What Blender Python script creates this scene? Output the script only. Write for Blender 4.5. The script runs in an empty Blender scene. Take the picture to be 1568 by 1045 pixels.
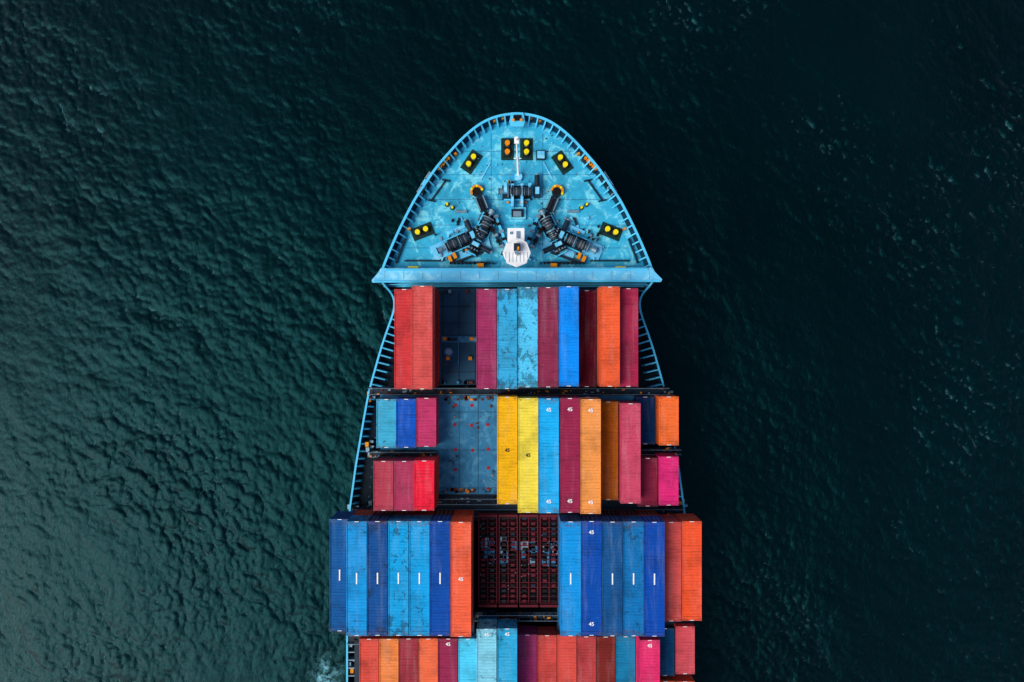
import bpy, math, random
import numpy as np
from mathutils import Vector, Matrix
random.seed(7)
rng = np.random.default_rng(11)
S = bpy.context.scene
S.view_settings.view_transform = 'Standard'
S.view_settings.look = 'None'
S.view_settings.exposure = 0
CAMZ = 102.0
F = 1045.3
def X(px, z): return (px-784.0)/F*(CAMZ-z)
def Y(py, z): return (522.5-py)/F*(CAMZ-z)
def at(px, py, z): return Vector((X(px, z), Y(py, z), z))
XC = 0.66     # ship centreline (world X)

# ------------------------------------------------------------ colour helpers
def lin(c, k=1.0):
    o = []
    for v in c:
        v = v/255.0
        o.append(min(0.9, k*(v/12.92 if v <= 0.04045 else ((v+0.055)/1.055)**2.4)))
    return (o[0], o[1], o[2], 1.0)

def newmat(name):
    m = bpy.data.materials.new(name); m.use_nodes = True
    nt = m.node_tree
    return m, nt, nt.nodes, nt.links, nt.nodes['Principled BSDF']

def mix(nt, a, b, f, blend='MIX'):
    n = nt.nodes.new('ShaderNodeMix'); n.data_type = 'RGBA'; n.blend_type = blend
    for s, v in ((n.inputs[0], f), (n.inputs[6], a), (n.inputs[7], b)):
        if isinstance(v, bpy.types.NodeSocket): nt.links.new(v, s)
        else: s.default_value = v
    return n.outputs[2]
def ramp(nt, v, lo, hi, a=0.0, b=1.0):
    n = nt.nodes.new('ShaderNodeMapRange'); n.interpolation_type = 'SMOOTHSTEP'
    nt.links.new(v, n.inputs[0])
    for i, q in enumerate((lo, hi, a, b)):
        if isinstance(q, bpy.types.NodeSocket): nt.links.new(q, n.inputs[i+1])
        else: n.inputs[i+1].default_value = q
    return n.outputs[0]
def noise(nt, vec, scale, detail=4, rough=0.6, dist=0.0):
    n = nt.nodes.new('ShaderNodeTexNoise')
    nt.links.new(vec, n.inputs['Vector'])
    n.inputs['Scale'].default_value = scale; n.inputs['Detail'].default_value = detail
    n.inputs['Roughness'].default_value = rough; n.inputs['Distortion'].default_value = dist
    return n.outputs[0]
def math_(nt, op, a, b=0.0):
    n = nt.nodes.new('ShaderNodeMath'); n.operation = op
    for s, v in ((n.inputs[0], a), (n.inputs[1], b)):
        if isinstance(v, bpy.types.NodeSocket): nt.links.new(v, s)
        else: s.default_value = v
    return n.outputs[0]
def mapping(nt, vec, scale=(1,1,1), rot=0.0):
    n = nt.nodes.new('ShaderNodeMapping'); nt.links.new(vec, n.inputs[0]); n.inputs[3].default_value = scale
    n.inputs[2].default_value = (0, 0, rot)
    return n.outputs[0]

def painted(name, rgb, k=1.0, rough=0.55, wear=0.3, rust=0.25, light=None, sc=1.0, metal=0.0):
    m, nt, N, Lk, b = newmat(name)
    tc = N.new('ShaderNodeTexCoord').outputs['Object']
    base = lin(rgb, k)
    dark = tuple(v*0.45 for v in base[:3])+(1,)
    n1 = noise(nt, tc, 0.35*sc, 6, 0.65)
    c = mix(nt, base, dark, ramp(nt, n1, 0.45, 0.75, 0, wear*1.6))
    if light:
        n4 = noise(nt, tc, 0.6*sc, 7, 0.7, 0.6)
        c = mix(nt, c, lin(light, k), ramp(nt, n4, 0.48, 0.62, 0, 0.75))
    n2 = noise(nt, tc, 2.2*sc, 6, 0.7)
    c = mix(nt, c, lin((110, 62, 35)), ramp(nt, n2, 0.60, 0.70, 0, rust))
    n3 = noise(nt, tc, 9*sc, 3, 0.6)
    c = mix(nt, c, tuple(v*0.7 for v in base[:3])+(1,), ramp(nt, n3, 0.5, 0.8, 0, wear))
    Lk.new(c, b.inputs['Base Color'])
    b.inputs['Roughness'].default_value = rough; b.inputs['Metallic'].default_value = metal
    b.inputs['Specular IOR Level'].default_value = 0.2
    bp = N.new('ShaderNodeBump'); bp.inputs['Strength'].default_value = 0.15; bp.inputs['Distance'].default_value = 0.02
    Lk.new(n3, bp.inputs['Height']); Lk.new(bp.outputs[0], b.inputs['Normal'])
    return m

M = {}
M['deck']   = painted('deck_paint', (46, 166, 202), 1.12, 0.65, 0.42, 0.5, (128, 218, 234))
M['rim']    = painted('bulwark_rim_paint', (80, 194, 240), 1.1, 0.5, 0.25, 0.2)
M['plate']  = painted('bulwark_plating_dark', (8, 50, 74), 1.0, 0.7, 0.3, 0.2)  # inner plating between the ribs, set darker blue than rim and ribs
M['hull']   = painted('hull_paint', (14, 76, 110), 1.0, 0.5, 0.3, 0.2)
M['brk']    = painted('breakwater_paint', (98, 190, 228), 1.1, 0.55, 0.2, 0.3, (150, 214, 238))
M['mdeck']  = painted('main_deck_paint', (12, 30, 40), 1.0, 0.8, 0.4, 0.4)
M['hatch']  = painted('hatch_cover_paint', (44, 112, 152), 1.1, 0.75, 0.6, 0.9, (74, 142, 176))
M['hatch2'] = painted('hatch_cover_dark_paint', (36, 82, 110), 1.0, 0.75, 0.5, 0.7)
M['mach']   = painted('machinery_paint', (22, 42, 58), 1.0, 0.45, 0.4, 0.3)
M['steel']  = painted('steel', (124, 152, 168), 1.0, 0.4, 0.4, 0.5, metal=0.3)
M['black']  = painted('black_steel', (10, 12, 16), 1.0, 0.5, 0.2, 0.1)
M['yellow'] = painted('yellow_paint', (250, 222, 10), 1.0, 0.5, 0.15, 0.1)
M['orange'] = painted('orange_paint', (230, 140, 14), 1.0, 0.5, 0.3, 0.4)
M['rust']   = painted('rusty_steel', (96, 50, 34), 1.0, 0.8, 0.4, 0.5)
M['green']  = painted('dark_green_deck_paint', (10, 50, 46), 1.0, 0.7, 0.3, 0.2)
M['white']  = painted('white_paint', (242, 246, 248), 1.0, 0.5, 0.1, 0.1)
M['red']    = painted('red_frame_paint', (96, 26, 38), 1.0, 0.7, 0.4, 0.3)
M['redspot']= painted('red_mark_paint', (150, 30, 50), 1.0, 0.7, 0.3, 0.1)
M['darkmark'] = painted('dark_marking_paint', (30, 26, 20), 1.0, 0.7, 0.1, 0.0)
M['rope']   = painted('mooring_rope', (70, 74, 80), 1.0, 0.9, 0.4, 0.2, sc=3)

# container paint : colour from the object colour, wear from a custom property
def container_material():
    m, nt, N, Lk, b = newmat('container_paint')
    oi = N.new('ShaderNodeObjectInfo')
    tc = N.new('ShaderNodeTexCoord')
    add = N.new('ShaderNodeVectorMath'); add.operation = 'ADD'
    sc = N.new('ShaderNodeVectorMath'); sc.operation = 'SCALE'
    comb = N.new('ShaderNodeCombineXYZ')
    for i in range(3): Lk.new(oi.outputs['Random'], comb.inputs[i])
    Lk.new(comb.outputs[0], sc.inputs[0]); sc.inputs['Scale'].default_value = 137.0
    Lk.new(tc.outputs['Object'], add.inputs[0]); Lk.new(sc.outputs[0], add.inputs[1])
    v = add.outputs[0]
    at_ = N.new('ShaderNodeAttribute'); at_.attribute_type = 'OBJECT'; at_.attribute_name = 'wear'
    wear = at_.outputs['Fac']
    col = oi.outputs['Color']
    n1 = noise(nt, v, 0.3, 5, 0.65)
    c = mix(nt, col, (0.0, 0.0, 0.0, 1), ramp(nt, n1, 0.42, 0.8, 0.0, 0.42))
    # sun-faded zones, stretched along the box
    n5 = noise(nt, mapping(nt, v, (1.2, 0.12, 1)), 1.0, 5, 0.7)
    c = mix(nt, c, (0.5, 0.56, 0.58, 1), ramp(nt, n5, 0.45, 0.8, 0.0, 0.15))
    # cross streaks following the roof ribs
    n6 = noise(nt, mapping(nt, v, (0.35, 4.0, 1)), 1.0, 3, 0.6)
    c = mix(nt, c, (0.0, 0.0, 0.0, 1), ramp(nt, n6, 0.5, 0.75, 0.0, 0.28))
    # fine grime
    n7 = noise(nt, v, 4.0, 7, 0.78)
    c = mix(nt, c, (0.0, 0.0, 0.0, 1), ramp(nt, n7, 0.50, 0.70, 0.0, 0.32))
    # peeled patches on badly worn boxes, biased to the roof ends
    sx = N.new('ShaderNodeSeparateXYZ'); Lk.new(tc.outputs['Generated'], sx.inputs[0])
    e = math_(nt, 'ABSOLUTE', math_(nt, 'SUBTRACT', sx.outputs[1], 0.5))
    n2 = noise(nt, mapping(nt, v, (1.3, 1.0, 1)), 0.8, 9, 0.74, 0.4)
    n2 = math_(nt, 'ADD', n2, ramp(nt, e, 0.3, 0.5, -0.015, 0.05))
    thr = math_(nt, 'SUBTRACT', 0.79, math_(nt, 'MULTIPLY', wear, 0.23))
    thr2 = math_(nt, 'ADD', thr, 0.012)
    peel = ramp(nt, n2, thr, thr2, 0, 0.8)
    dk = mix(nt, c, (0.006, 0.03, 0.055, 1), 0.72)
    c = mix(nt, c, dk, peel)
    # rust spots
    n3 = noise(nt, v, 1.7, 9, 0.76)
    thr3 = math_(nt, 'SUBTRACT', 0.72, math_(nt, 'MULTIPLY', wear, 0.085))
    thr4 = math_(nt, 'ADD', thr3, 0.03)
    c = mix(nt, c, (0.13, 0.04, 0.015, 1), ramp(nt, n3, thr3, thr4, 0, 0.85))
    ends = ramp(nt, e, 0.42, 0.5, 0, 1)
    ends = math_(nt, 'MULTIPLY', ends, ramp(nt, noise(nt, v, 2.2, 6, 0.75), 0.48, 0.62, 0, 1))
    ends = math_(nt, 'MULTIPLY', ends, ramp(nt, wear, 0.1, 0.9, 0.25, 0.9))
    c = mix(nt, c, (0.14, 0.045, 0.02, 1), ends)
    # pale scuffs
    n4 = noise(nt, mapping(nt, v, (1, 1.8, 1)), 2.6, 7, 0.74, 0.3)
    c = mix(nt, c, (0.55, 0.6, 0.6, 1), ramp(nt, n4, 0.65, 0.71, 0, 0.5))
    Lk.new(c, b.inputs['Base Color'])
    b.inputs['Roughness'].default_value = 0.75
    b.inputs['Specular IOR Level'].default_value = 0.12
    bp = N.new('ShaderNodeBump'); bp.inputs['Strength'].default_value = 0.5; bp.inputs['Distance'].default_value = 0.05
    Lk.new(noise(nt, v, 1.3, 3, 0.5), bp.inputs['Height']); Lk.new(bp.outputs[0], b.inputs['Normal'])
    return m
M['cont'] = container_material()
m, nt, N, Lk, b = newmat('container_fittings')
oi = N.new('ShaderNodeObjectInfo')
Lk.new(mix(nt, oi.outputs['Color'], (0.02, 0.02, 0.02, 1), 0.55), b.inputs['Base Color']); b.inputs['Roughness'].default_value = 0.6
M['contfit'] = m

# ------------------------------------------------------------ mesh builder
class MB:
    def __init__(s): s.v = []; s.f = []; s.m = []; s.mats = []
    def mi(s, k):
        if k not in s.mats: s.mats.append(k)
        return s.mats.index(k)
    def add(s, vs, fs, mat):
        o = len(s.v); s.v += [tuple(p) for p in vs]; i = s.mi(mat)
        for f in fs: s.f.append(tuple(o+q for q in f)); s.m.append(i)
    def box(s, c, size, mat, rz=0.0, taper=1.0, M4=None):
        hx, hy, hz = size[0]/2, size[1]/2, size[2]/2
        vs = []
        ca, sa = math.cos(rz), math.sin(rz)
        for z, t in ((-hz, 1.0), (hz, taper)):
            for x, y in ((-hx, -hy), (hx, -hy), (hx, hy), (-hx, hy)):
                x *= t; y *= t
                p = Vector((c[0]+x*ca-y*sa, c[1]+x*sa+y*ca, c[2]+z))
                if M4: p = M4 @ p
                vs.append(p)
        s.add(vs, [(3,2,1,0), (4,5,6,7), (0,1,5,4), (1,2,6,5), (2,3,7,6), (3,0,4,7)], mat)
    def cyl(s, p0, p1, r, mat, seg=14, r2=None, M4=None):
        p0 = Vector(p0); p1 = Vector(p1)
        if M4: p0 = M4 @ p0; p1 = M4 @ p1
        r2 = r if r2 is None else r2
        d = (p1-p0).normalized()
        a = d.orthogonal().normalized(); b = d.cross(a)
        vs = []
        for p, rr in ((p0, r), (p1, r2)):
            for i in range(seg):
                t = 2*math.pi*i/seg
                vs.append(p+(a*math.cos(t)+b*math.sin(t))*rr)
        fs = [tuple(range(seg))[::-1], tuple(range(seg, 2*seg))]
        for i in range(seg):
            j = (i+1) % seg
            fs.append((i, j, seg+j, seg+i))
        s.add(vs, fs, mat)
    def quadstrip(s, A, B, mat):
        n = len(A); s.add(list(A)+list(B), [(i, i+1, n+i+1, n+i) for i in range(n-1)], mat)
    def build(s, name, parent=None, loc=None, rz=0.0):
        me = bpy.data.meshes.new(name); me.from_pydata(s.v, [], s.f)
        for k in s.mats: me.materials.append(M[k])
        me.polygons.foreach_set('material_index', s.m); me.update()
        o = bpy.data.objects.new(name, me); S.collection.objects.link(o)
        if parent: o.parent = parent
        if loc is not None: o.location = loc
        o.rotation_euler[2] = rz
        return o

# ------------------------------------------------------------ containers
def container_mesh(L, H=2.87, W=2.44):
    mb = MB(); hl, hw = L/2, W/2
    for sx in (-1, 1):
        for sy in (-1, 1):
            mb.box((sx*(hw-0.08), sy*(hl-0.08), H/2), (0.15, 0.15, H-0.30), 'cont')
            for z in (0.06, H-0.06):
                mb.box((sx*(hw-0.088), sy*(hl-0.088), z), (0.18, 0.18, 0.125), 'contfit')
        mb.box((sx*(hw-0.055), 0, H-0.08), (0.09, L-0.36, 0.13), 'cont')
        mb.box((sx*(hw-0.055), 0, 0.10), (0.09, L-0.36, 0.15), 'cont')
    for sy in (-1, 1):
        mb.box((0, sy*(hl-0.06), H-0.09), (W-0.36, 0.10, 0.13), 'cont')
        mb.box((0, sy*(hl-0.06), 0.10), (W-0.36, 0.10, 0.15), 'cont')
        mb.box((0, sy*(hl-0.30), H-0.055), (W-0.22, 0.34, 0.02), 'cont')
        for sx in (-1, 1):
            mb.box((sx*(hw-0.30), sy*(hl-0.22), H-0.036), (0.22, 0.22, 0.012), 'contfit')
        mb.box((0, sy*(hl-0.06), H-0.018), (0.5, 0.07, 0.006), 'white')
    def prof(a, b, pitch):
        n = max(1, round((b-a)/pitch)); p = (b-a)/n; out = []
        for i in range(n):
            y = a+i*p
            out += [(y, 0), (y+p*0.36, 0), (y+p*0.5, 1), (y+p*0.86, 1)]
        out.append((b, 0)); return out
    pr = prof(-hl+0.13, hl-0.13, 0.36)
    A = [(-hw+0.1, y, H-0.095+0.022*t) for y, t in pr]; B = [(hw-0.1, y, H-0.095+0.022*t) for y, t in pr]
    mb.quadstrip(B, A, 'cont')
    pr = prof(-hl+0.15, hl-0.15, 0.30)
    for sx in (-1, 1):
        A = [(sx*(hw-0.07+0.04*t), y, 0.15) for y, t in pr]; B = [(sx*(hw-0.07+0.04*t), y, H-0.13) for y, t in pr]
        mb.quadstrip(A, B, 'cont')
    pr = prof(-hw+0.15, hw-0.15, 0.28)
    A = [(x, -hl+0.07-0.04*t, 0.15) for x, t in pr]; B = [(x, -hl+0.07-0.04*t, H-0.13) for x, t in pr]
    mb.quadstrip(A, B, 'cont')
    for sx in (-1, 1):
        mb.box((sx*0.53, hl-0.10, H/2), (1.02, 0.06, H-0.36), 'cont')
        for q in (0.28, 0.76):
            mb.cyl((sx*q, hl-0.05, 0.2), (sx*q, hl-0.05, H-0.2), 0.022, 'steel', 8)
            mb.box((sx*q, hl-0.04, 1.1), (0.25, 0.03, 0.05), 'steel')
        for z in (0.5, 1.1, 1.8, 2.4): mb.box((sx*1.03, hl-0.055, z), (0.12, 0.035, 0.10), 'contfit')
    mb.box((0, 0, 0.16), (W-0.2, L-0.3, 0.02), 'cont')
    me = bpy.data.meshes.new('container_shell'); me.from_pydata(mb.v, [], mb.f)
    for k in mb.mats: me.materials.append(M[k])
    me.polygons.foreach_set('material_index', mb.m); me.update()
    return me
CM = {}
def cmesh(L):
    if L not in CM: CM[L] = container_mesh(L)
    return CM[L]
PAL = [(150,40,60),(200,80,50),(25,85,145),(40,140,190),(120,35,45),(190,70,60),(90,40,35)]
def text_mark(parent, txt, loc, size, mat='white', rz=0.0):
    if txt == '|':      # painted length stripe on a thin plate
        mb = MB(); mb.box((0, 0, 0), (0.16, size, 0.012), mat)
        o = mb.build('stripe_marking', parent, loc, rz); return o
    cu = bpy.data.curves.new('marking', 'FONT'); cu.body = txt; cu.size = size; cu.align_x = 'CENTER'; cu.align_y = 'CENTER'
    cu.offset = 0.012
    o = bpy.data.objects.new('marking', cu); S.collection.objects.link(o); cu.materials.append(M[mat])
    o.parent = parent; o.location = loc; o.rotation_euler[2] = rz
    return o
KC = 1.17
def stack(x0, x1, py, L, ztop, base, rgb, wear=0.3, marks=()):
    n = max(1, round((ztop-base)/2.75)); H = (ztop-base)/n
    cx = (x0+x1)/2
    yf = Y(py, ztop); cy = yf-L/2
    if rgb[0] > 120 and rgb[2] < 100: rgb = (rgb[0], rgb[1]+8, rgb[2]+11)
    for i in range(n):
        o = bpy.data.objects.new('shipping_container', cmesh(L)); S.collection.objects.link(o)
        top = i == n-1
        flip = random.random() < 0.5
        o.location = (cx+random.uniform(-.02, .02), cy+random.uniform(-.06, .06), base+H*i+0.01)
        o.scale = (1, 1, (H-0.02)/2.87)
        o.rotation_euler[2] = math.pi if flip else random.uniform(-.0006, .0006)
        o.color = lin(rgb if top else random.choice(PAL), KC if top else .85)
        o['wear'] = wear if top else 0.3
        if top:
            for (t, fy, size, mt) in marks:
                ly = L/2 - fy*L
                if flip:
                    text_mark(o, t, (0, -ly, 2.87-0.035), size, mt, math.pi)
                else:
                    text_mark(o, t, (0, ly, 2.87-0.035), size, mt)

P = 2.5
L20, L40, L45 = 6.06, 12.19, 13.72
def sl(i, x0=XC): return x0+i*P+0.03, x0+(i+1)*P-0.03
# bay 1
b1 = 13.2
for i, py, z, c, w in [(-6,443,19.0,(186,46,46),.2),(-5,438,21.7,(204,70,62),.2),(-2,442,19.0,(150,36,76),.35),
        (-1,442,19.0,(50,160,204),1.1),(0,440,19.0,(76,188,226),1.2),(1,440,19.0,(132,34,60),.3),(2,439,19.0,(0,132,226),.1),
        (3,444,16.1,(92,12,34),.2),(4,439,19.0,(236,80,34),.15),(5,442,17.6,(166,28,60),.2)]:
    a, b = sl(i); stack(a, b, py, L40, z, b1, c, w)
# bay 2
b2 = 14.6
t2 = (('45', .1, 0.62, 'white'), ('45', .9, .62, 'white'))
for i, py, L, z, base, c, w, mk in [(-7,611,L20,17.5,b2,(58,162,194),.8,()),(-6,611,L20,17.5,b2,(8,82,180),.2,()),(-5,610,L20,17.5,b2,(182,44,86),.3,()),
        (-7,706,L20,19.2,b2,(170,48,62),.2,()),(-6,706,L20,19.2,b2,(164,42,72),.2,()),(-5,706,L20,19.6,b2,(222,16,42),.2,()),
        (-1,608,12.9,20.2,b2,(252,160,0),.2,(('45',.5,.6,'darkmark'),)),(0,610,L45,20.4,b2,(255,196,54),.2,(('45',.5,.6,'darkmark'),)),
        (1,610,L45,20.4,b2,(22,164,222),.7,t2),(2,610,L45,20.4,b2,(142,26,58),.3,t2),(3,611,L45,20.4,b2,(252,134,58),.2,t2),
        (4,615,L40,17.6,b2,(170,82,0),.35,()),(5,618,L40,19.0,b2,(192,58,82),.2,()),
        (6,607,L20,15.4,12.6,(6,52,98),.3,()),(7,608,L20,17.5,b2,(244,92,28),.2,()),
        (6,701,L20,17.0,b2,(130,24,48),.2,()),(7,700,L20,17.5,b2,(216,38,112),.2,())]:
    a, b = sl(i); stack(a, b, py, L, z, base, c, w, mk)
# bay 3
b3 = 14.6
XL, XR = X(722, 20.4), X(858, 20.4)
bar = (('|', .5, 1.35, 'white'),)
for i, py, L, z, c, w, mk in [(-7,796,L45,18.6,(16,84,142),.4,bar),(-6,799,L45,20.4,(16,142,206),.85,bar),(-5,799,L45,20.4,(12,74,138),.95,bar),
        (-4,799,L45,20.4,(6,150,206),1.05,bar),(-3,799,L45,20.4,(12,150,208),.9,bar),(-2,799,L45,20.4,(6,70,152),.2,bar),(-1,799,L45,20.6,(242,84,48),.25,(('45',.5,.6,'white'),))]:
    stack(XL+i*P+.03, XL+(i+1)*P-.03, py, L, z, b3, c, w, mk)
for i, py, L, z, c, w, mk in [(0,799,L45,20.4,(12,138,206),.85,bar),(1,799,L45,20.4,(2,70,156),.4,t2),(2,799,L45,20.4,(10,78,134),.5,bar),
        (3,799,L45,20.4,(12,108,168),.9,bar),(4,799,L45,20.4,(2,68,158),.3,bar),(5,799,L40,18.4,(204,70,62),.2,()),(6,799,L40,18.4,(230,72,30),.2,())]:
    stack(XR+i*P+.03, XR+(i+1)*P-.03, py, L, z, b3, c, w, mk)
# bay 4 (+ the next bay aft, only just outside the picture)
b4 = 12.8
for i, py, L, z, c, w in [(-8,978,L40,15.6,(208,66,48),.2),(-7,978,L40,15.6,(250,118,50),.2),(-6,978,L40,15.6,(150,40,48),.2),(-5,978,L40,15.6,(240,92,48),.2),
        (-4,978,L40,15.6,(142,30,62),.2),(-3,979,L40,15.6,(72,190,222),.7),(-2,963,L40,18.6,(122,196,214),.8),(-1,963,L40,18.6,(34,160,202),.9),
        (0,973,L40,15.7,(162,38,84),.2),(1,973,L40,15.6,(208,64,54),.2),(2,973,L40,15.6,(204,66,52),.2),(3,975,L40,15.6,(172,50,48),.2),
        (4,975,L40,15.5,(116,36,30),.3),(5,975,L40,15.6,(14,118,160),.5),(6,981,L40,18.4,(216,36,90),.2),
        (7,962,L20,15.4,(4,68,110),.3),(8,960,L20,15.6,(200,66,72),.2),(7,1044,L20,15.6,(222,86,36),.2),(8,1044,L20,15.6,(228,80,44),.2)]:
    a, b = sl(i); stack(a, b, py, L, z, b4, c, w, (('45', .06, .6, 'white'),) if i in (-4, -2, -1, 6) else ())
for i in range(-8, 9):
    a, b = sl(i); stack(a, b, 1150, L40, 18.6, b4, random.choice(PAL), .3)

# ------------------------------------------------------------ ship
ship = bpy.data.objects.new('container_ship', None); S.collection.objects.link(ship)
ZF, ZM = 13.0, 10.6            # forecastle deck, main deck
ZR = 14.6
Lpts = [(792,172,ZR),(776,173,ZR),(760,176.5,ZR),(747,181,ZR),(735,187.5,ZR),(723,196,ZR),(712,205.5,ZR),(701,216,ZR),(690,228.5,ZR),(679,240.5,ZR),(668,253.5,ZR),
        (658,267,ZR),(650,280,ZR),(641,292.5,ZR),(633,305,ZR),(625,320,ZR),(617.5,335,ZR),(610,350,ZR),(603,365,ZR),(597,379,ZR),(591,393,ZR),(585,408,ZR),(580,424,ZR)]
Apts = [(580,424,ZR),(583,434,14.5),(591,442,14.1),(599,451,13.4),(603,462,12.7),(602,475,12.2),(597,490,12.0),(588,515,12),(580,540,12),(573,565,12),(566,590,12),(561,612,12),
        (555,645,12),(549,680,12),(543,715,12),(539,745,12),(534,780,12),(531,830,12),(530,900,12),(530,1000,12),(530,1250,12)]
def wpts(l): return [at(*p) for p in l]
def resample(pts, step):
    d = [0]
    for a, b in zip(pts, pts[1:]): d.append(d[-1]+(b-a).length)
    n = max(2, int(d[-1]/step)); out = []
    for k in range(n+1):
        t = d[-1]*k/n
        i = max(0, min(len(pts)-2, next((j for j in range(len(d)-1) if d[j+1] >= t-1e-9), len(pts)-2)))
        f = (t-d[i])/max(1e-9, d[i+1]-d[i]); out.append(pts[i].lerp(pts[i+1], f))
    return out
def smooth(pts, it=3):
    for _ in range(it):
        q = [p.copy() for p in pts]
        for i in range(1, len(pts)-1): q[i] = pts[i]*0.5+(pts[i-1]+pts[i+1])*0.25
        pts = q
    return pts
def inward(pts):
    out = []
    for i, p in enumerate(pts):
        a = pts[max(0, i-1)]; b = pts[min(len(pts)-1, i+1)]
        t = (b-a); t.z = 0; t.normalize()
        n = Vector((-t.y, t.x, 0))
        if n.x < 0 and i > 0: n = -n
        if i == 0: n = Vector((0, -1, 0))
        out.append(n)
    return out
mir = lambda p: Vector((2*XC-p.x, p.y, p.z))
fore = smooth(resample(wpts(Lpts), 0.55)); aft = smooth(resample(wpts(Apts), 0.5), 2)
fore[0].x = XC
nf, na = inward(fore), inward(aft)
bw = MB()
def side(fn):
    for pts, nn, zd, lean, rimw, every, brk in ((fore, nf, ZF, 0.55, 0.30, 2, 0.62), (aft, na, ZM, 0.45, 0.24, 2, 0.55)):
        O = [fn(p) for p in pts]
        I = [fn(p+n*rimw) for p, n in zip(pts, nn)]
        Ob = [fn(p-Vector((0, 0, .12))) for p in pts]; Ib = [fn(p+n*rimw-Vector((0, 0, .12))) for p, n in zip(pts, nn)]
        bw.quadstrip(O, I, 'rim'); bw.quadstrip(Ob, O, 'rim'); bw.quadstrip(I, Ib, 'rim')
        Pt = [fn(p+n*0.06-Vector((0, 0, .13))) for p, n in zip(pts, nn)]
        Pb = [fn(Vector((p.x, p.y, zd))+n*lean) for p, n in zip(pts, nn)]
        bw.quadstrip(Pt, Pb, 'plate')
        for i in range(1, len(pts)-1, every):
            p, n = pts[i], nn[i]
            if pts is aft and p.y < Y(792, 12): continue
            t = Vector((-n.y, n.x, 0)); w = 0.085
            ext = brk
            if pts is aft and Y(600, 12) < p.y < Y(485, 12): ext = 1.55
            prof = [p+n*(rimw-0.02)+Vector((0, 0, -0.03)), p+n*(lean+ext*0.8), Vector((p.x, p.y, zd))+n*(lean+ext), Vector((p.x, p.y, zd))+n*lean]
            prof[1].z = zd+0.55
            if ext > 1: prof[1].z = zd + 0.95
            vs = [fn(q+t*w) for q in prof]+[fn(q-t*w) for q in prof]
            bw.add(vs, [(0,1,2,3), (7,6,5,4), (0,4,5,1), (1,5,6,2), (2,6,7,3), (3,7,4,0)], 'rim')
side(lambda p: p.copy()); side(mir)
bw.build('bulwark', ship)
# hull shell
hb = MB()
def wl(p, aft_):
    k = 0.80 if not aft_ else 0.9
    if aft_: k = 0.86+0.12*min(1, max(0, (Y(450, 12)-p.y)/30))
    return Vector((XC+(p.x-XC)*k, p.y-(2.2 if not aft_ else 2.2*max(0, 1-(Y(424, 14)-p.y)/20)), -1.5))
for fn in (lambda p: p.copy(), mir):
    for pts, a in ((fore, False), (aft, True)):
        T = [fn(p-Vector((0, 0, 0.10))) for p in pts]; Bm = [fn(wl(p, a)) for p in pts]
        Mid = [t.lerp(q, 0.45)*1.0 for t, q in zip(T, Bm)]
        for q, t, bb in zip(Mid, T, Bm): q.x = bb.x*0.75+t.x*0.25
        hb.quadstrip(T, Mid, 'hull'); hb.quadstrip(Mid, Bm, 'hull')
hb.build('hull', ship)
# decks
dk = MB()
fd = [Vector((p.x, p.y, ZF))+n*0.5 for p, n in zip(fore, nf)]
fd[0].x = XC
dk.quadstrip(fd, [mir(p) for p in fd], 'deck')
dk.build('forecastle_deck', ship)
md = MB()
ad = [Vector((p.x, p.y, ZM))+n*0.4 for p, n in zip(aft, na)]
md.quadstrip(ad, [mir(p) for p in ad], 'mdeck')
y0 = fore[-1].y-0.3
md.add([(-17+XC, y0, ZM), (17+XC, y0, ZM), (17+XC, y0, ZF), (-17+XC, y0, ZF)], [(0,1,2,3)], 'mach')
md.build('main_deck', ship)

# breakwater
bk = MB()
zb = 15.4
def prism(poly_px, z0, z1, mat, mb):
    top = [at(x, y, z1) for x, y in poly_px]
    bot = [Vector((p.x, p.y, z0)) for p in top]; n = len(top)
    mb.add(top+bot, [tuple(range(n))[::-1], tuple(range(n, 2*n))]+[(i, (i+1) % n, n+(i+1) % n, n+i) for i in range(n)], mat)
prism([(583,411),(999,410),(1003,417),(1014,428),(1012,432),(570,433),(569,429),(578,419)], zb-0.25, zb, 'brk', bk)
prism([(590,412.5),(992,411.5),(992,414),(590,415)], zb+0.001, zb+0.22, 'rim', bk)
prism([(572,430.0),(1010,429.2),(1010,431.8),(572,432.6)], zb+0.001, zb+0.12, 'rim', bk)
wy = Y(420, zb)
bk.box((XC, wy, (ZF+zb-.26)/2), (34.5, 0.14, zb-.26-ZF), 'deck')
for i in range(-12, 13):
    bk.box((XC+i*1.4, wy+0.45, (ZF+zb-.26)/2), (0.09, 0.8, zb-.26-ZF-0.01), 'deck')
for i in range(-7, 8): bk.box((XC+i*2.4, Y(421.5, zb)-0.0, zb+.012), (0.05, 1.05, 0.02), 'steel')
for i in range(-30, 31): bk.cyl((XC+i*0.58, Y(436, 13.5), 12.4), (XC+i*0.58, Y(436, 13.5), 13.5), 0.03, 'rim', 6)
bk.cyl((XC-17.4, Y(436, 13.5), 13.5), (XC+17.4, Y(436, 13.5), 13.5), 0.06, 'rim', 8)
bk.box((XC, Y(436.5, 12.3), 12.3), (35.0, 0.6, 0.12), 'rim')
for px in (633, 950): bk.box(at(px, 409.5, 14.2), (1.3, 0.22, 0.3), 'yellow')
for px in (736, 848):
    bk.box(at(px, 407, 13.6), (0.8, 0.5, 0.9), 'orange')
bk.build('breakwater', ship)

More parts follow.
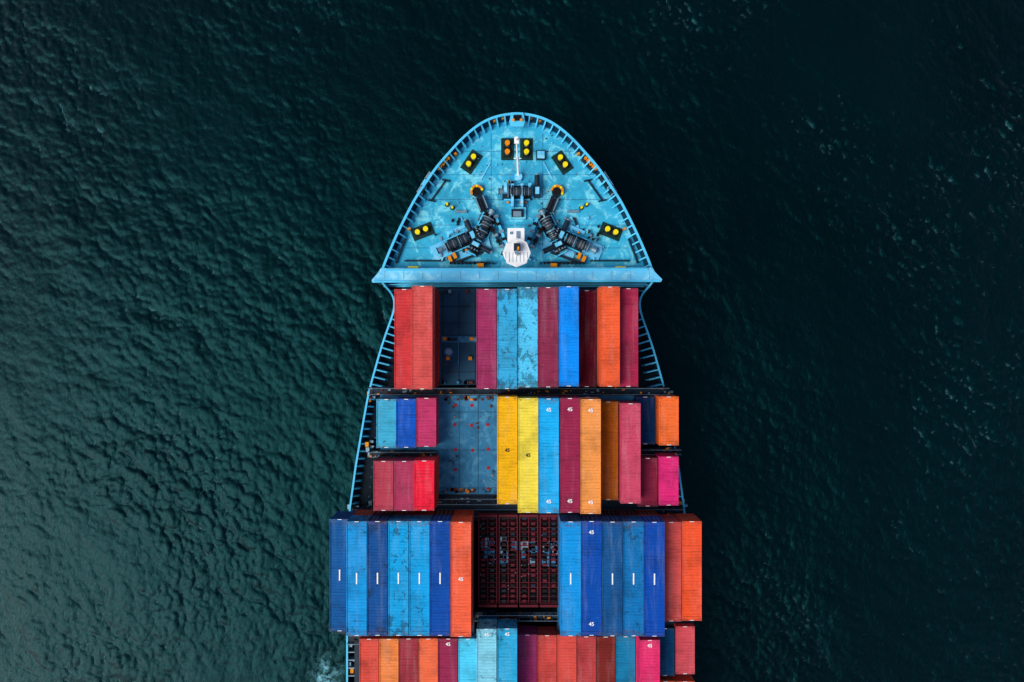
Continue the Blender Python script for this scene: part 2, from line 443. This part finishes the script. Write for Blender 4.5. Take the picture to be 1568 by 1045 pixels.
# forecastle small deck fittings (sx=-1 port side, left in plan; sx=+1 starboard)
ff = MB()
def fbox(px, py, w, l, h, mat, rz=0, z=ZF):
    k = (CAMZ-z)/F
    ff.box(at(px, py, z)+Vector((0, 0, h/2+0.004)), (w*k, l*k, h), mat, rz)
prism([(783,172.5),(801,172.5),(804,186),(801,194),(783,194),(780,186)], ZR-0.3, ZR+0.25, 'rim', ff)
ff.box(at(792, 181, ZR+.28), (1.0, 0.7, 0.3), 'black'); ff.cyl(at(786, 184, ZR+.2), at(786, 184, ZR+.7), .18, 'orange'); ff.cyl(at(798, 184, ZR+.2), at(798, 184, ZR+.7), .18, 'orange')
fbox(828, 239, 14, 14, 0.5, 'mach'); fbox(828, 239, 11, 11, 0.58, 'brk')
for sx in (-1, 1):
    c = lambda px: 791.5+sx*(791.5-px)
    for (px, py, r) in ((684, 249, .75), (676, 258, .75)):
        fbox(c(px), py, 16, 10, .8, 'mach', -sx*r)
        for d in (-5, 0, 5):
            q = at(c(px)-sx*d*math.cos(r), py-d*math.sin(r), ZF); ff.cyl(q, q+Vector((0, 0, 1.15)), .2, 'orange', 10)
    for (px, py) in ((659, 274), (653, 284), (647, 294)):
        fbox(c(px), py, 13, 9, 1.2, 'brk' if py == 284 else 'steel', -sx*.98); fbox(c(px)-sx*2, py+1, 8, 5, 1.45, 'black', -sx*.98)
    fbox(c(672), 292, 2.2, 38, .25, 'mach', sx*.62)
    for (px, py) in ((683, 277), (661, 308)): fbox(c(px), py, 12, 2.2, .25, 'mach', sx*.2)
    for (px, py) in ((770,184),(757,188),(698,238),(628,352)):
        fbox(c(px), py, 4, 3, .9, 'orange', .4)
    for (px, py) in ((685, 314), (693, 319)):
        q = at(c(px), py, ZF); ff.cyl(q, q+Vector((0, 0, .7)), .16, 'yellow', 10); ff.cyl(q, q+Vector((0, 0, .1)), .3, 'mach', 10)
    fbox(c(706), 325, 18, 3, .4, 'steel'); fbox(c(702), 340, 3, 12, .3, 'mach', sx*.3)
    fbox(c(744), 262, 2, 30, .12, 'brk', sx*.5); fbox(c(614), 385, 2, 40, .5, 'mach', sx*.36)
    fbox(c(650), 400, 60, 2, .4, 'mach'); fbox(c(720), 403, 60, 2, .8, 'mach')
    for k in range(12): fbox(c(690+k*6), 404, 1.2, 3, .95, 'black')
    fbox(c(676), 384, 28, 24, .3, 'brk', -sx*.42); fbox(c(728), 384, 50, 12, .34, 'brk', -sx*.35); fbox(c(718), 395, 46, 3, .6, 'mach', -sx*.35)
    fbox(c(745), 378, 12, 22, .4, 'brk', -sx*.2); fbox(c(700), 352, 26, 5, .3, 'brk', -sx*.42)
    for (px, py) in ((697, 393), (690, 398)): fbox(c(px), py, 5, 9, .9, 'orange', -sx*.4)
    for k in range(34):
        fbox(c(random.uniform(660, 778)), random.uniform(335, 400), random.uniform(1.5, 4), random.uniform(1.5, 6), random.uniform(.15, .8), random.choice(['mach', 'steel', 'black', 'brk', 'rim']), random.uniform(-.5, .5))
for k in range(40):
    px = random.uniform(700, 885); py = random.uniform(205, 330)
    fbox(px, py, random.uniform(1, 2.5), random.uniform(1, 2.5), random.uniform(.05, .25), random.choice(['mach', 'steel', 'rust', 'brk']), random.uniform(-.5, .5))
fbox(792, 328, 26, 18, .5, 'deck'); fbox(792, 328, 18, 12, .75, 'mach'); fbox(792, 330, 12, 8, 1.0, 'steel')
for px in (784.5, 799): fbox(px, 302, 4, 34, 1.3, 'brk')
fbox(774, 291, 5, 14, 1.2, 'brk'); fbox(811, 291, 5, 14, 1.2, 'brk')
fbox(793, 273, 10, 10, .5, 'brk')
for py in (232, 268, 306, 345, 380):
    fbox(791.5, py, 1.8*min(190, 40+(py-172)*.95), .8, .012, 'hatch')
for px in (752, 831): fbox(px, 300, .8, 190, .014, 'hatch')
ff.build('forecastle_fittings', ship)

# bollards
def bollard(px, py, rz, red=False):
    mb = MB()
    mb.box((0, 0, .05), (1.65, 2.85, .1), 'green'); mb.box((0, 0, .15), (.85, 2.0, .12), 'black')
    for s_ in (-.56, .56):
        c = 'orange' if red else 'yellow'
        mb.cyl((0, s_, .2), (0, s_, 1.0), .26, c, 18); mb.cyl((0, s_, 1.0), (0, s_, 1.12), .33, c, 18)
        mb.cyl((0, s_, .2), (0, s_, .3), .42, 'mach', 18)
    mb.build('mooring_bollard', None, at(px, py, ZF)+Vector((0, 0, .004)), rz)
bollard(777, 229, 0, True); bollard(806, 229, 0)
bollard(722, 248.5, -.6); bollard(861, 249.5, .6); bollard(647, 355, -1.2); bollard(935, 355, 1.2)

def winch(px, py, rz, L=6.5, name='mooring_winch', gypsy=True, mirx=1):
    mb = MB(); q = lambda x: x*mirx
    mb.box((0, 0, .12), (L+.4, 1.9, .24), 'mach')
    mb.box((0, -.95, .3), (L, .18, .3), 'rim'); mb.box((0, .95, .3), (L, .18, .3), 'rim')
    mb.cyl((-L/2, 0, 1.0), (L/2, 0, 1.0), .13, 'steel', 12)
    x = -L/2+.55
    for w in (1.5, 1.1):
        mb.cyl((q(x), 0, 1.0), (q(x+w), 0, 1.0), .5, 'rope', 20)
        for e in (x, x+w, x+w*.35): mb.cyl((q(e)-.05, 0, 1.0), (q(e)+.05, 0, 1.0), .8, 'steel' if e == x else 'mach', 24)
        for t in range(7): mb.cyl((q(x+.1+t*(w-.2)/7), 0, 1.0), (q(x+.1+t*(w-.2)/7+.07), 0, 1.0), .56, 'steel' if t % 2 else 'rope', 20)
        x += w+.35
        mb.box((q(x-.18), 0, .6), (.14, 1.3, 1.0), 'rim', taper=.8)
    mb.cyl((q(-L/2), 0, 1.0), (q(-L/2-.6), 0, 1.0), .3, 'steel', 16, .42); mb.cyl((q(-L/2-.6), 0, 1.0), (q(-L/2-.68), 0, 1.0), .5, 'mach', 16)
    mb.box((q(x+.45), 0, .85), (.8, 1.5, 1.3), 'mach', taper=.85); mb.box((q(x+.45), 0, 1.53), (.5, .9, .1), 'brk')
    mb.cyl((q(x+.45), .7, .8), (q(x+.45), 2.1, .8), .34, 'mach', 16); mb.cyl((q(x+.45), 2.1, .8), (q(x+.45), 2.3, .8), .26, 'steel', 16)
    x += 1.0
    if gypsy:
        for e in (0, .35): mb.cyl((q(x+e)-.06, 0, 1.0), (q(x+e)+.06, 0, 1.0), .78, 'black', 20)
        for t in range(10):
            a = t*math.tau/10; mb.box((q(x+.18), .66*math.cos(a), 1+.66*math.sin(a)), (.3, .16, .16), 'steel')
        mb.box((q(x+.75), 0, .75), (.16, 1.5, 1.2), 'rim', taper=.8)
    for t in range(6): mb.box((random.uniform(-L/2, L/2), random.choice((-1.3, 1.35)), .3), (.3, .2, .5), random.choice(['black', 'steel', 'orange']))
    return mb.build(name, None, at(px, py, ZF)+Vector((0, 0, .01)), rz)
winch(710, 369, .42, 5.9, mirx=1); winch(873, 369, -.42, 5.9, mirx=-1)
winch(742, 350, 1.12+math.pi, 3.6, 'anchor_windlass', mirx=1); winch(841, 350, -1.12+math.pi, 3.6, 'anchor_windlass', mirx=-1)
winch(791.5, 296, 0, 3.4, 'anchor_windlass', gypsy=False)
for sx in (-1, 1):
    mb = MB()
    a0 = at(791.5-sx*61, 295, ZF); a1 = at(791.5-sx*38, 352, ZF)
    d = (a1-a0); Ln = d.length; d.normalize(); an = math.atan2(d.y, d.x)
    t = 1.3
    while t < Ln:
        p = a0+d*t; mb.box((p.x, p.y, ZF+.75), (.42, .28 if int(t/.34) % 2 else .12, .14 if int(t/.34) % 2 else .26), 'black', an); t += .34
    p = a0+d*1.7
    mb.box((p.x, p.y, ZF+.35), (1.9, 1.15, .65), 'mach', an)
    for e in (-.5, .5):
        n = Vector((-d.y, d.x, 0)); mb.box((p.x+n.x*e, p.y+n.y*e, ZF+.8), (1.7, .14, .3), 'steel', an)
    p = a0
    for k in range(9):
        aa = math.pi*k/8+an+math.pi/2
        mb.cyl((p.x+.72*math.cos(aa), p.y+.72*math.sin(aa), ZF), (p.x+.72*math.cos(aa), p.y+.72*math.sin(aa), ZF+.75), .16, 'yellow' if k % 3 == 0 else 'orange', 8)
    mb.cyl((p.x, p.y, ZF), (p.x, p.y, ZF+.45), .66, 'mach', 20); mb.cyl((p.x, p.y, ZF+.45), (p.x, p.y, ZF+.5), .5, 'black', 20)
    p = a0+d*3.6; mb.box((p.x, p.y, ZF+.3), (1.2, .8, .6), 'mach', an)
    mb.build('anchor_chain')
    mb = MB()
    for off, ln in ((24, 44), (33, 30)):
        a = at(791.5-sx*(off+8), 372-ln*.9, ZF+.5); b_ = at(791.5-sx*(off-9), 372+6, ZF+.5)
        dd = b_-a; mb.box(((a+b_)/2), (dd.length, .32, .5), 'rim' if off == 24 else 'mach', math.atan2(dd.y, dd.x))
        for k in range(5):
            q = a.lerp(b_, k/4); mb.box((q.x, q.y, ZF+.8), (.35, .6, .35), 'black' if k % 2 else 'steel', math.atan2(dd.y, dd.x))
    mb.build('windlass_control_stand')

# foremast
fm = MB()
fz = 17.2
def octo(cx, cy, r, z0, z1, mat, rr=None):
    fm.cyl((cx, cy, z0), (cx, cy, z1), r, mat, 8, rr)
q = at(791, 388, fz); s0 = at(790, 360, fz)
octo(q.x, q.y, .7, ZF, fz, 'white', .6)
octo(q.x, q.y, 1.75, fz, fz+.12, 'white')
fm.box((s0.x, s0.y-.1, fz-.3), (2.1, 1.9, .6), 'white'); fm.box((s0.x, s0.y-.1, (ZF+fz-.6)/2), (1.2, 1.2, fz-.6-ZF), 'white')
fm.box((s0.x+.3, s0.y, fz+.03), (.5, .9, .06), 'steel'); fm.box((s0.x-.6, s0.y+.2, fz+.1), (.3, .3, .2), 'steel')
fm.box((q.x+.05, q.y+.65, fz+.6), (.8, .9, .9), 'mach'); fm.box((q.x+.2, q.y+.45, fz+1.1), (.25, .4, .2), 'orange')
fm.cyl((q.x, q.y-.2, fz+.12), (q.x, q.y-.2, fz+2.2), .22, 'white', 14, .15); fm.cyl((q.x, q.y-.2, fz+2.2), (q.x, q.y-.2, fz+2.3), .26, 'steel', 14)
for k in range(8):
    a = k*math.tau/8; b_ = (k+1)*math.tau/8
    pa = Vector((q.x+1.68*math.cos(a), q.y+1.68*math.sin(a), fz+.12)); pb = Vector((q.x+1.68*math.cos(b_), q.y+1.68*math.sin(b_), fz+.12))
    fm.cyl(pa, pa+Vector((0, 0, 1)), .03, 'white', 6)
    for h in (.5, 1): fm.cyl(pa+Vector((0, 0, h)), pb+Vector((0, 0, h)), .025, 'white', 6)
for k in range(-3, 4): fm.box((q.x+k*.45, q.y-.5, fz+.135), (.06, 1.2, .02), 'steel')
fm.build('foremast')
bm = MB()
a = at(794, 272, ZF); t_ = at(791, 217, 19.5)
bm.cyl(a, t_, .17, 'white', 12, .09); bm.cyl(a, a+Vector((0, 0, .6)), .5, 'brk', 12)
bm.box(t_+Vector((0, .1, .1)), (.55, .8, .2), 'white'); bm.cyl(t_+Vector((0, .2, .2)), t_+Vector((0, .2, .9)), .16, 'white', 10)
bm.cyl(a.lerp(t_, .55)+Vector((-.5, 0, 0)), a.lerp(t_, .55)+Vector((.5, 0, 0)), .05, 'white', 8)
for sx in (-1, 1): bm.cyl(a+Vector((sx*1.4, -.6, 0)), a.lerp(t_, .6), .04, 'steel', 8)
bm.build('bow_light_mast')

# ------------------------------------------------------------ hatch covers & lashing bridges
def hatch(x0, x1, pyf, pya, z, mat, h=1.0):
    mb = MB(); y0_, y1_ = Y(pyf, z), Y(pya, z)
    cx, cy, w, l = (x0+x1)/2, (y0_+y1_)/2, x1-x0, abs(y0_-y1_)
    mb.box((cx, cy, z-h/2), (w, l, h), mat)
    return mb, cx, cy, w, l
h, cx, cy, w, l = hatch(XC-6*P, XC+6*P, 442, 590, b1, 'hatch2', 2.4)
gx0, gx1 = XC-4*P+.05, XC-2*P-.05
for k in range(3): h.box((gx0+.3+k*2.1, cy, b1+.02), (.10, l-.4, .04), 'mach')
for py, n in ((520, 4), (447, 3), (586, 6)):
    for k in range(n): h.box((random.uniform(gx0+.3, gx1-.3), Y(py, b1), b1+.25), (random.uniform(.3, .6), .4, .4), random.choice(['steel', 'rust', 'mach', 'hatch']))
h.box(((gx0+gx1)/2, Y(520, b1), b1+.15), (gx1-gx0-.2, .8, .22), 'hatch')
for px, py in ((686, 549), (720, 549), (681, 519), (722, 519)): h.box(at(px, py, b1+.3), (.45, .45, .4), 'orange')
h.cyl(at(687, 539, b1), at(687, 539, b1+.3), .6, 'hatch', 20); h.cyl(at(687, 539, b1+.3), at(687, 539, b1+.34), .4, 'steel', 20)
h.box(at(702, 540, b1+.2), (.12, 3.2, .2), 'hatch')
for py in (470, 495, 570): h.box(((gx0+gx1)/2, Y(py, b1), b1+.03), (gx1-gx0-.1, .06, .05), 'mach')
h.build('hatch_cover', ship)
h, cx, cy, w, l = hatch(XC-7*P, XC+6*P, 606, 757, b2, 'hatch', 3.6)
gx0, gx1 = XC-4*P+.05, XC-1*P-.05
for k in (1, 2): h.box((gx0+.1+k*2.43, cy, b2+.015), (.05, l-.2, .03), 'mach')
for k in range(3): h.box(((gx0+gx1)/2, cy-l/2+.8+k*l/2.6, b2+.02), (gx1-gx0-.2, .04, .04), 'mach')
for px in (697, 722, 748):
    for py in (620, 650, 668, 690, 719, 748):
        q = at(px+random.uniform(-2, 2), py+random.uniform(-2, 2), b2)
        if random.random() < .6: h.cyl(q+Vector((0, 0, .003)), q+Vector((0, 0, .05)), .22, 'redspot', 14)
for k in range(80):
    q = at(random.uniform(678, 757), random.choice([609, 612, 750, 753, random.uniform(615, 750)]), b2)
    h.box(q+Vector((0, 0, .08)), (random.uniform(.08, .4), random.uniform(.08, .4), .12), random.choice(['rust', 'rust', 'hatch2', 'rust', 'orange', 'hatch2']), random.uniform(0, .3))
h.build('hatch_cover', ship)
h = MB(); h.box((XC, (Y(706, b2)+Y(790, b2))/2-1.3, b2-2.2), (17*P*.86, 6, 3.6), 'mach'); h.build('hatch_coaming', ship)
h = MB()
for s_ in (-1, 1):
    xa, xb = (XL-7*P, XL) if s_ < 0 else (XR, XR+7*P)
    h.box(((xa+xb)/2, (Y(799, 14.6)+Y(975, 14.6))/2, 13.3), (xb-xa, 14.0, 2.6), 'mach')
h.build('hatch_cover', ship)
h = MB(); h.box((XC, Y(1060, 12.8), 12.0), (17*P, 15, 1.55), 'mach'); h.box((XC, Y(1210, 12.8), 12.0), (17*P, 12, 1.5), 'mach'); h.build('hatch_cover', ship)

def lashing(pyc, z, half_px_x0, half_px_x1, depth):
    mb = MB(); x0, x1 = X(half_px_x0, z), X(half_px_x1, z); y = Y(pyc, z)
    mb.box(((x0+x1)/2, y, z), (x1-x0, depth, .15), 'mach')
    n = int((x1-x0)/1.25)
    for i in range(n+1):
        x = x0+(x1-x0)*i/n
        for e in (-depth/2+.06, depth/2-.06):
            mb.box((x, y+e, (ZM+z-.09)/2), (.16, .12, z-.09-ZM), 'mach')
            mb.cyl((x, y+e, z+.08), (x, y+e, z+1.05), .035, 'steel', 6)
    for e in (-depth/2+.06, depth/2-.06): mb.cyl((x0, y+e, z+1.05), (x1, y+e, z+1.05), .035, 'steel', 6)
    for k in range(int((x1-x0)*3.2)):
        mb.box((random.uniform(x0, x1), y+random.uniform(-depth/2, depth/2), z+.18), (random.uniform(.08, .5), random.uniform(.06, .35), random.uniform(.1, .3)), random.choice(['rust', 'rust', 'black', 'steel', 'orange', 'mach', 'black']), random.uniform(-.4, .4))
    mb.build('lashing_bridge', ship)
lashing(599, 14.0, 566, 1022, .9); lashing(694.5, 15.0, 566, 668, .7); lashing(691, 14.0, 972, 1040, .7)
lashing(766, 14.2, 668, 762, .8); lashing(783, 13.2, 540, 1046, 1.0); lashing(942, 14.4, 728, 862, .8); lashing(975, 13.6, 534, 1050, 1.2)

# open bay with stacked folded flat racks
for i in range(4):
    mb = MB(); x0 = X(732, 15.6)+i*2.6; Wd = 2.44; z = 15.3
    yt, yb_ = Y(787, z), Y(928, z); cy = (yt+yb_)/2; L = yt-yb_
    for t in range(3):
        zz = z-t*.85
        for e in (.08, Wd/2, Wd-.08): mb.box((x0+e, cy, zz), (.13 if e != Wd/2 else .09, L, .22), 'red')
        n = 20
        for k in range(n+1): mb.box((x0+Wd/2, yb_+L*k/n, zz-.12), (Wd-.1, .10, .12), 'red' if (k+t) % 3 else 'black')
    for e in (yt-.15, yb_+.15):
        mb.box((x0+Wd/2, e, z+.25), (Wd-.06, .3, .45), 'red')
    for k in range(34):
        kk = k % 17
        mb.box((x0+Wd*(.27 if k < 17 else .73), yb_+.6+(L-1.2)*kk/16, z-.02), (.5, .34, .14), random.choice(['black', 'red', 'black', 'mach', 'red']))
    for k in range(9):
        mb.box((x0+random.uniform(.3, Wd-.3), cy+random.choice([1.9, 1.5, -.2, .4])+random.uniform(-.4, .4), z-.2), (random.uniform(.4, .9), random.uniform(.6, 1.5), .2), random.choice(['steel', 'hatch', 'hatch']))
    for k in range(7):
        mb.box((x0+random.choice((.3, Wd-.3, Wd/2)), random.uniform(yb_+.3, yt-.3), z+.13), (.09, .09, .05), 'steel' if k % 3 else 'rust')
    mb.build('flat_rack_container')
sg = MB()
for px, py in ((566,603),(566,612),(564,688),(563,680),(536,775),(541,780),(536,1015),(540,1025),(538,985),(567,696),(548,1000),(1020,690),(1044,778),(1040,770),(1022,604),(985,600),(568,770)):
    q = at(px, py, 11.2); sg.box(q, (.45, .6, 1.0), random.choice(['orange', 'steel', 'steel'])); sg.box(q+Vector((.5, .3, -.2)), (.5, .3, .5), 'steel')
for py in (984, 996, 1008, 1020, 1032): sg.box(at(541, py, 11.4), (1.0, .12, 1.2), 'steel')
for sx in (-1, 1):
    for k in range(30):
        yy = Y(610, 11)-k*1.3; xx = XC+sx*(18.2+min(2.4, k*.14)); sg.cyl((xx, yy, ZM), (xx, yy, ZM+1.1), .04, 'rim', 6)
sg.build('deck_gear', ship)

# ------------------------------------------------------------ sea (FFT wave field)
N_, LS = 760, 176.0
k1 = np.fft.fftfreq(N_, LS/N_)*2*np.pi
KX, KY = np.meshgrid(k1, k1, indexing='xy'); K = np.hypot(KX, KY); K[0, 0] = 1
def field(Lp, p, spread, small, ang, iso=0.08):
    cosf = (KX*math.cos(ang)+KY*math.sin(ang))/K
    sp = np.exp(-1/(K*Lp)**2)/K**p*(np.abs(cosf)**spread+iso)*np.exp(-(K*small)**2)
    sp[0, 0] = 0
    r = (rng.standard_normal((N_, N_))+1j*rng.standard_normal((N_, N_)))*np.sqrt(sp)
    return r/np.real(np.fft.ifft2(r)).std()
h1 = field(0.36, 3.0, 2.0, 0.06, 0.55, .15); h2 = field(1.0, 3.8, 2.5, 0.1, 0.95, .1); h3 = field(3.0, 4.2, 4.0, .3, 0.3)
gp = np.fft.ifft2((rng.standard_normal((N_, N_))+1j*rng.standard_normal((N_, N_)))*np.exp(-(K*5.0)**2)).real
gp = np.clip(1.0+0.34*gp/gp.std(), .4, 1.8)
def comp(H): return np.real(np.fft.ifft2(H)), np.real(np.fft.ifft2(-1j*KX/K*H)), np.real(np.fft.ifft2(-1j*KY/K*H))
a1, b1_, c1 = comp(h1*0.034); a2, b2_, c2 = comp(h2*0.042); a3, b3_, c3 = comp(h3*0.05)
hh = a1*gp+a2*gp+a3; dx = b1_*gp+b2_*gp+b3_; dy = c1*gp+c2*gp+c3
lam = 1.25
gx = LS/N_
jxx = 1+lam*(np.roll(dx, -1, 1)-np.roll(dx, 1, 1))/(2*gx); jyy = 1+lam*(np.roll(dy, -1, 0)-np.roll(dy, 1, 0))/(2*gx)
jxy = lam*(np.roll(dx, -1, 0)-np.roll(dx, 1, 0))/(2*gx)
J = jxx*jyy-jxy**2
thr = np.percentile(J, 4.5); foam = np.clip((thr-J)/(thr-J.min())*3.0, 0, 1)
ax = (np.arange(N_)-N_/2+.5)*gx
GX, GY = np.meshgrid(ax, ax, indexing='xy')
edge = np.clip((LS/2-np.maximum(abs(GX), abs(GY)))/6, 0, 1)
edge[0, :] = edge[-1, :] = 0; edge[:, 0] = edge[:, -1] = 0
co = np.stack([GX+lam*dx*edge, GY+lam*dy*edge, hh*edge], -1).reshape(-1, 3)
idx = np.arange(N_*N_).reshape(N_, N_)
q = np.stack([idx[:-1, :-1], idx[:-1, 1:], idx[1:, 1:], idx[1:, :-1]], -1).reshape(-1, 4)
far = 6000.0
extra = np.array([[-far, -far, 0], [far, -far, 0], [far, far, 0], [-far, far, 0]])
nv = len(co); co = np.vstack([co, extra])
rings = [list(idx[0, ::-1])+[nv, nv+1], list(idx[::-1, -1])+[nv+1, nv+2], list(idx[-1, :])+[nv+2, nv+3], list(idx[:, 0])+[nv+3, nv]]
loops = np.concatenate([q.reshape(-1)]+[np.array(r) for r in rings])
starts = np.concatenate([np.arange(len(q))*4, len(q)*4+np.cumsum([0]+[len(r) for r in rings[:-1]])])
me = bpy.data.meshes.new('sea')
me.vertices.add(len(co)); me.vertices.foreach_set('co', co.reshape(-1).astype(np.float32))
me.loops.add(len(loops)); me.loops.foreach_set('vertex_index', loops.astype(np.int32))
me.polygons.add(len(starts)); me.polygons.foreach_set('loop_start', starts.astype(np.int32))
me.update(calc_edges=True); me.validate()
me.polygons.foreach_set('use_smooth', np.ones(len(me.polygons), dtype=bool))
fa = me.attributes.new('foam', 'FLOAT', 'POINT'); fa.data.foreach_set('value', np.concatenate([foam.reshape(-1), np.zeros(4)]).astype(np.float32))
sea = bpy.data.objects.new('sea', me); S.collection.objects.link(sea)
m, nt, N, Lk, b = newmat('sea_water')
geo = N.new('ShaderNodeNewGeometry').outputs['Position']
big = noise(nt, geo, 0.02, 4, 0.6)
c = mix(nt, lin((0, 9, 12)), lin((0, 18, 21)), ramp(nt, big, 0.3, 0.7))
fat = N.new('ShaderNodeAttribute'); fat.attribute_name = 'foam'
fn_ = noise(nt, geo, 2.5, 5, 0.7)
ff_ = math_(nt, 'MULTIPLY', fat.outputs['Fac'], ramp(nt, fn_, 0.42, 0.62))
gust = ramp(nt, noise(nt, geo, 0.045, 4, 0.6), 0.42, 0.62, 0.12, 1)
ff_ = math_(nt, 'MULTIPLY', ff_, gust)
# wash from the hull side, trailing aft
def wash(px, py, sy, r):
    sub = N.new('ShaderNodeVectorMath'); sub.operation = 'SUBTRACT'; Lk.new(geo, sub.inputs[0]); sub.inputs[1].default_value = at(px, py, 0)
    mp = mapping(nt, sub.outputs[0], (1, sy, 1), 0.35)
    ln = N.new('ShaderNodeVectorMath'); ln.operation = 'LENGTH'; Lk.new(mp, ln.inputs[0])
    wob = math_(nt, 'MULTIPLY', math_(nt, 'SUBTRACT', noise(nt, geo, 0.7, 4, 0.6), 0.5), 5.0)
    return ramp(nt, math_(nt, 'ADD', ln.outputs['Value'], wob), 0.2, r, 1, 0)
w1 = wash(499, 1046, 0.6, 3.0)
w2 = math_(nt, 'MULTIPLY', w1, ramp(nt, noise(nt, geo, 1.1, 7, 0.75, 0.3), 0.42, 0.62))
ftot = math_(nt, 'MAXIMUM', math_(nt, 'MULTIPLY', ff_, 0.36), w2)
c = mix(nt, c, (0.18, 0.44, 0.52, 1), ftot)
Lk.new(c, b.inputs['Base Color'])
b.inputs['Roughness'].default_value = 0.27
b.inputs['IOR'].default_value = 1.33
b.inputs['Specular Tint'].default_value = (0.06, 0.58, 0.66, 1)
bp = N.new('ShaderNodeBump'); bp.inputs['Strength'].default_value = 0.75; bp.inputs['Distance'].default_value = 0.11
Lk.new(noise(nt, mapping(nt, geo, (1.5, 0.8, 1), -0.7), 2.2, 6, 0.68, 0.5), bp.inputs['Height']); Lk.new(bp.outputs[0], b.inputs['Normal'])
me.materials.append(m)

# ------------------------------------------------------------ light
EL, AZ = math.radians(49), math.radians(243)   # azimuth clockwise from +Y : sun to port quarter
sd = Vector((math.sin(AZ)*math.cos(EL), math.cos(AZ)*math.cos(EL), math.sin(EL)))
su = bpy.data.lights.new('sun', 'SUN'); su.energy = 2.45; su.angle = math.radians(38); su.color = (1, .97, .93)
so = bpy.data.objects.new('sun', su); S.collection.objects.link(so); so.rotation_euler = sd.to_track_quat('Z', 'Y').to_euler(); so.location = sd*200
w = bpy.data.worlds.new('World'); S.world = w; w.use_nodes = True
nt = w.node_tree; sk = nt.nodes.new('ShaderNodeTexSky'); sk.sky_type = 'NISHITA'; sk.sun_disc = False
sk.sun_elevation = EL; sk.sun_rotation = AZ; sk.air_density = 1.0; sk.dust_density = 3.0; sk.ozone_density = 1
nt.links.new(sk.outputs[0], nt.nodes['Background'].inputs[0]); nt.nodes['Background'].inputs[1].default_value = 0.12
# ------------------------------------------------------------ camera
cd = bpy.data.cameras.new('camera'); cd.lens = 24; cd.sensor_width = 36; cd.clip_end = 20000; cd.clip_start = 1
co_ = bpy.data.objects.new('camera', cd); S.collection.objects.link(co_); co_.location = (0, 0, CAMZ); S.camera = co_
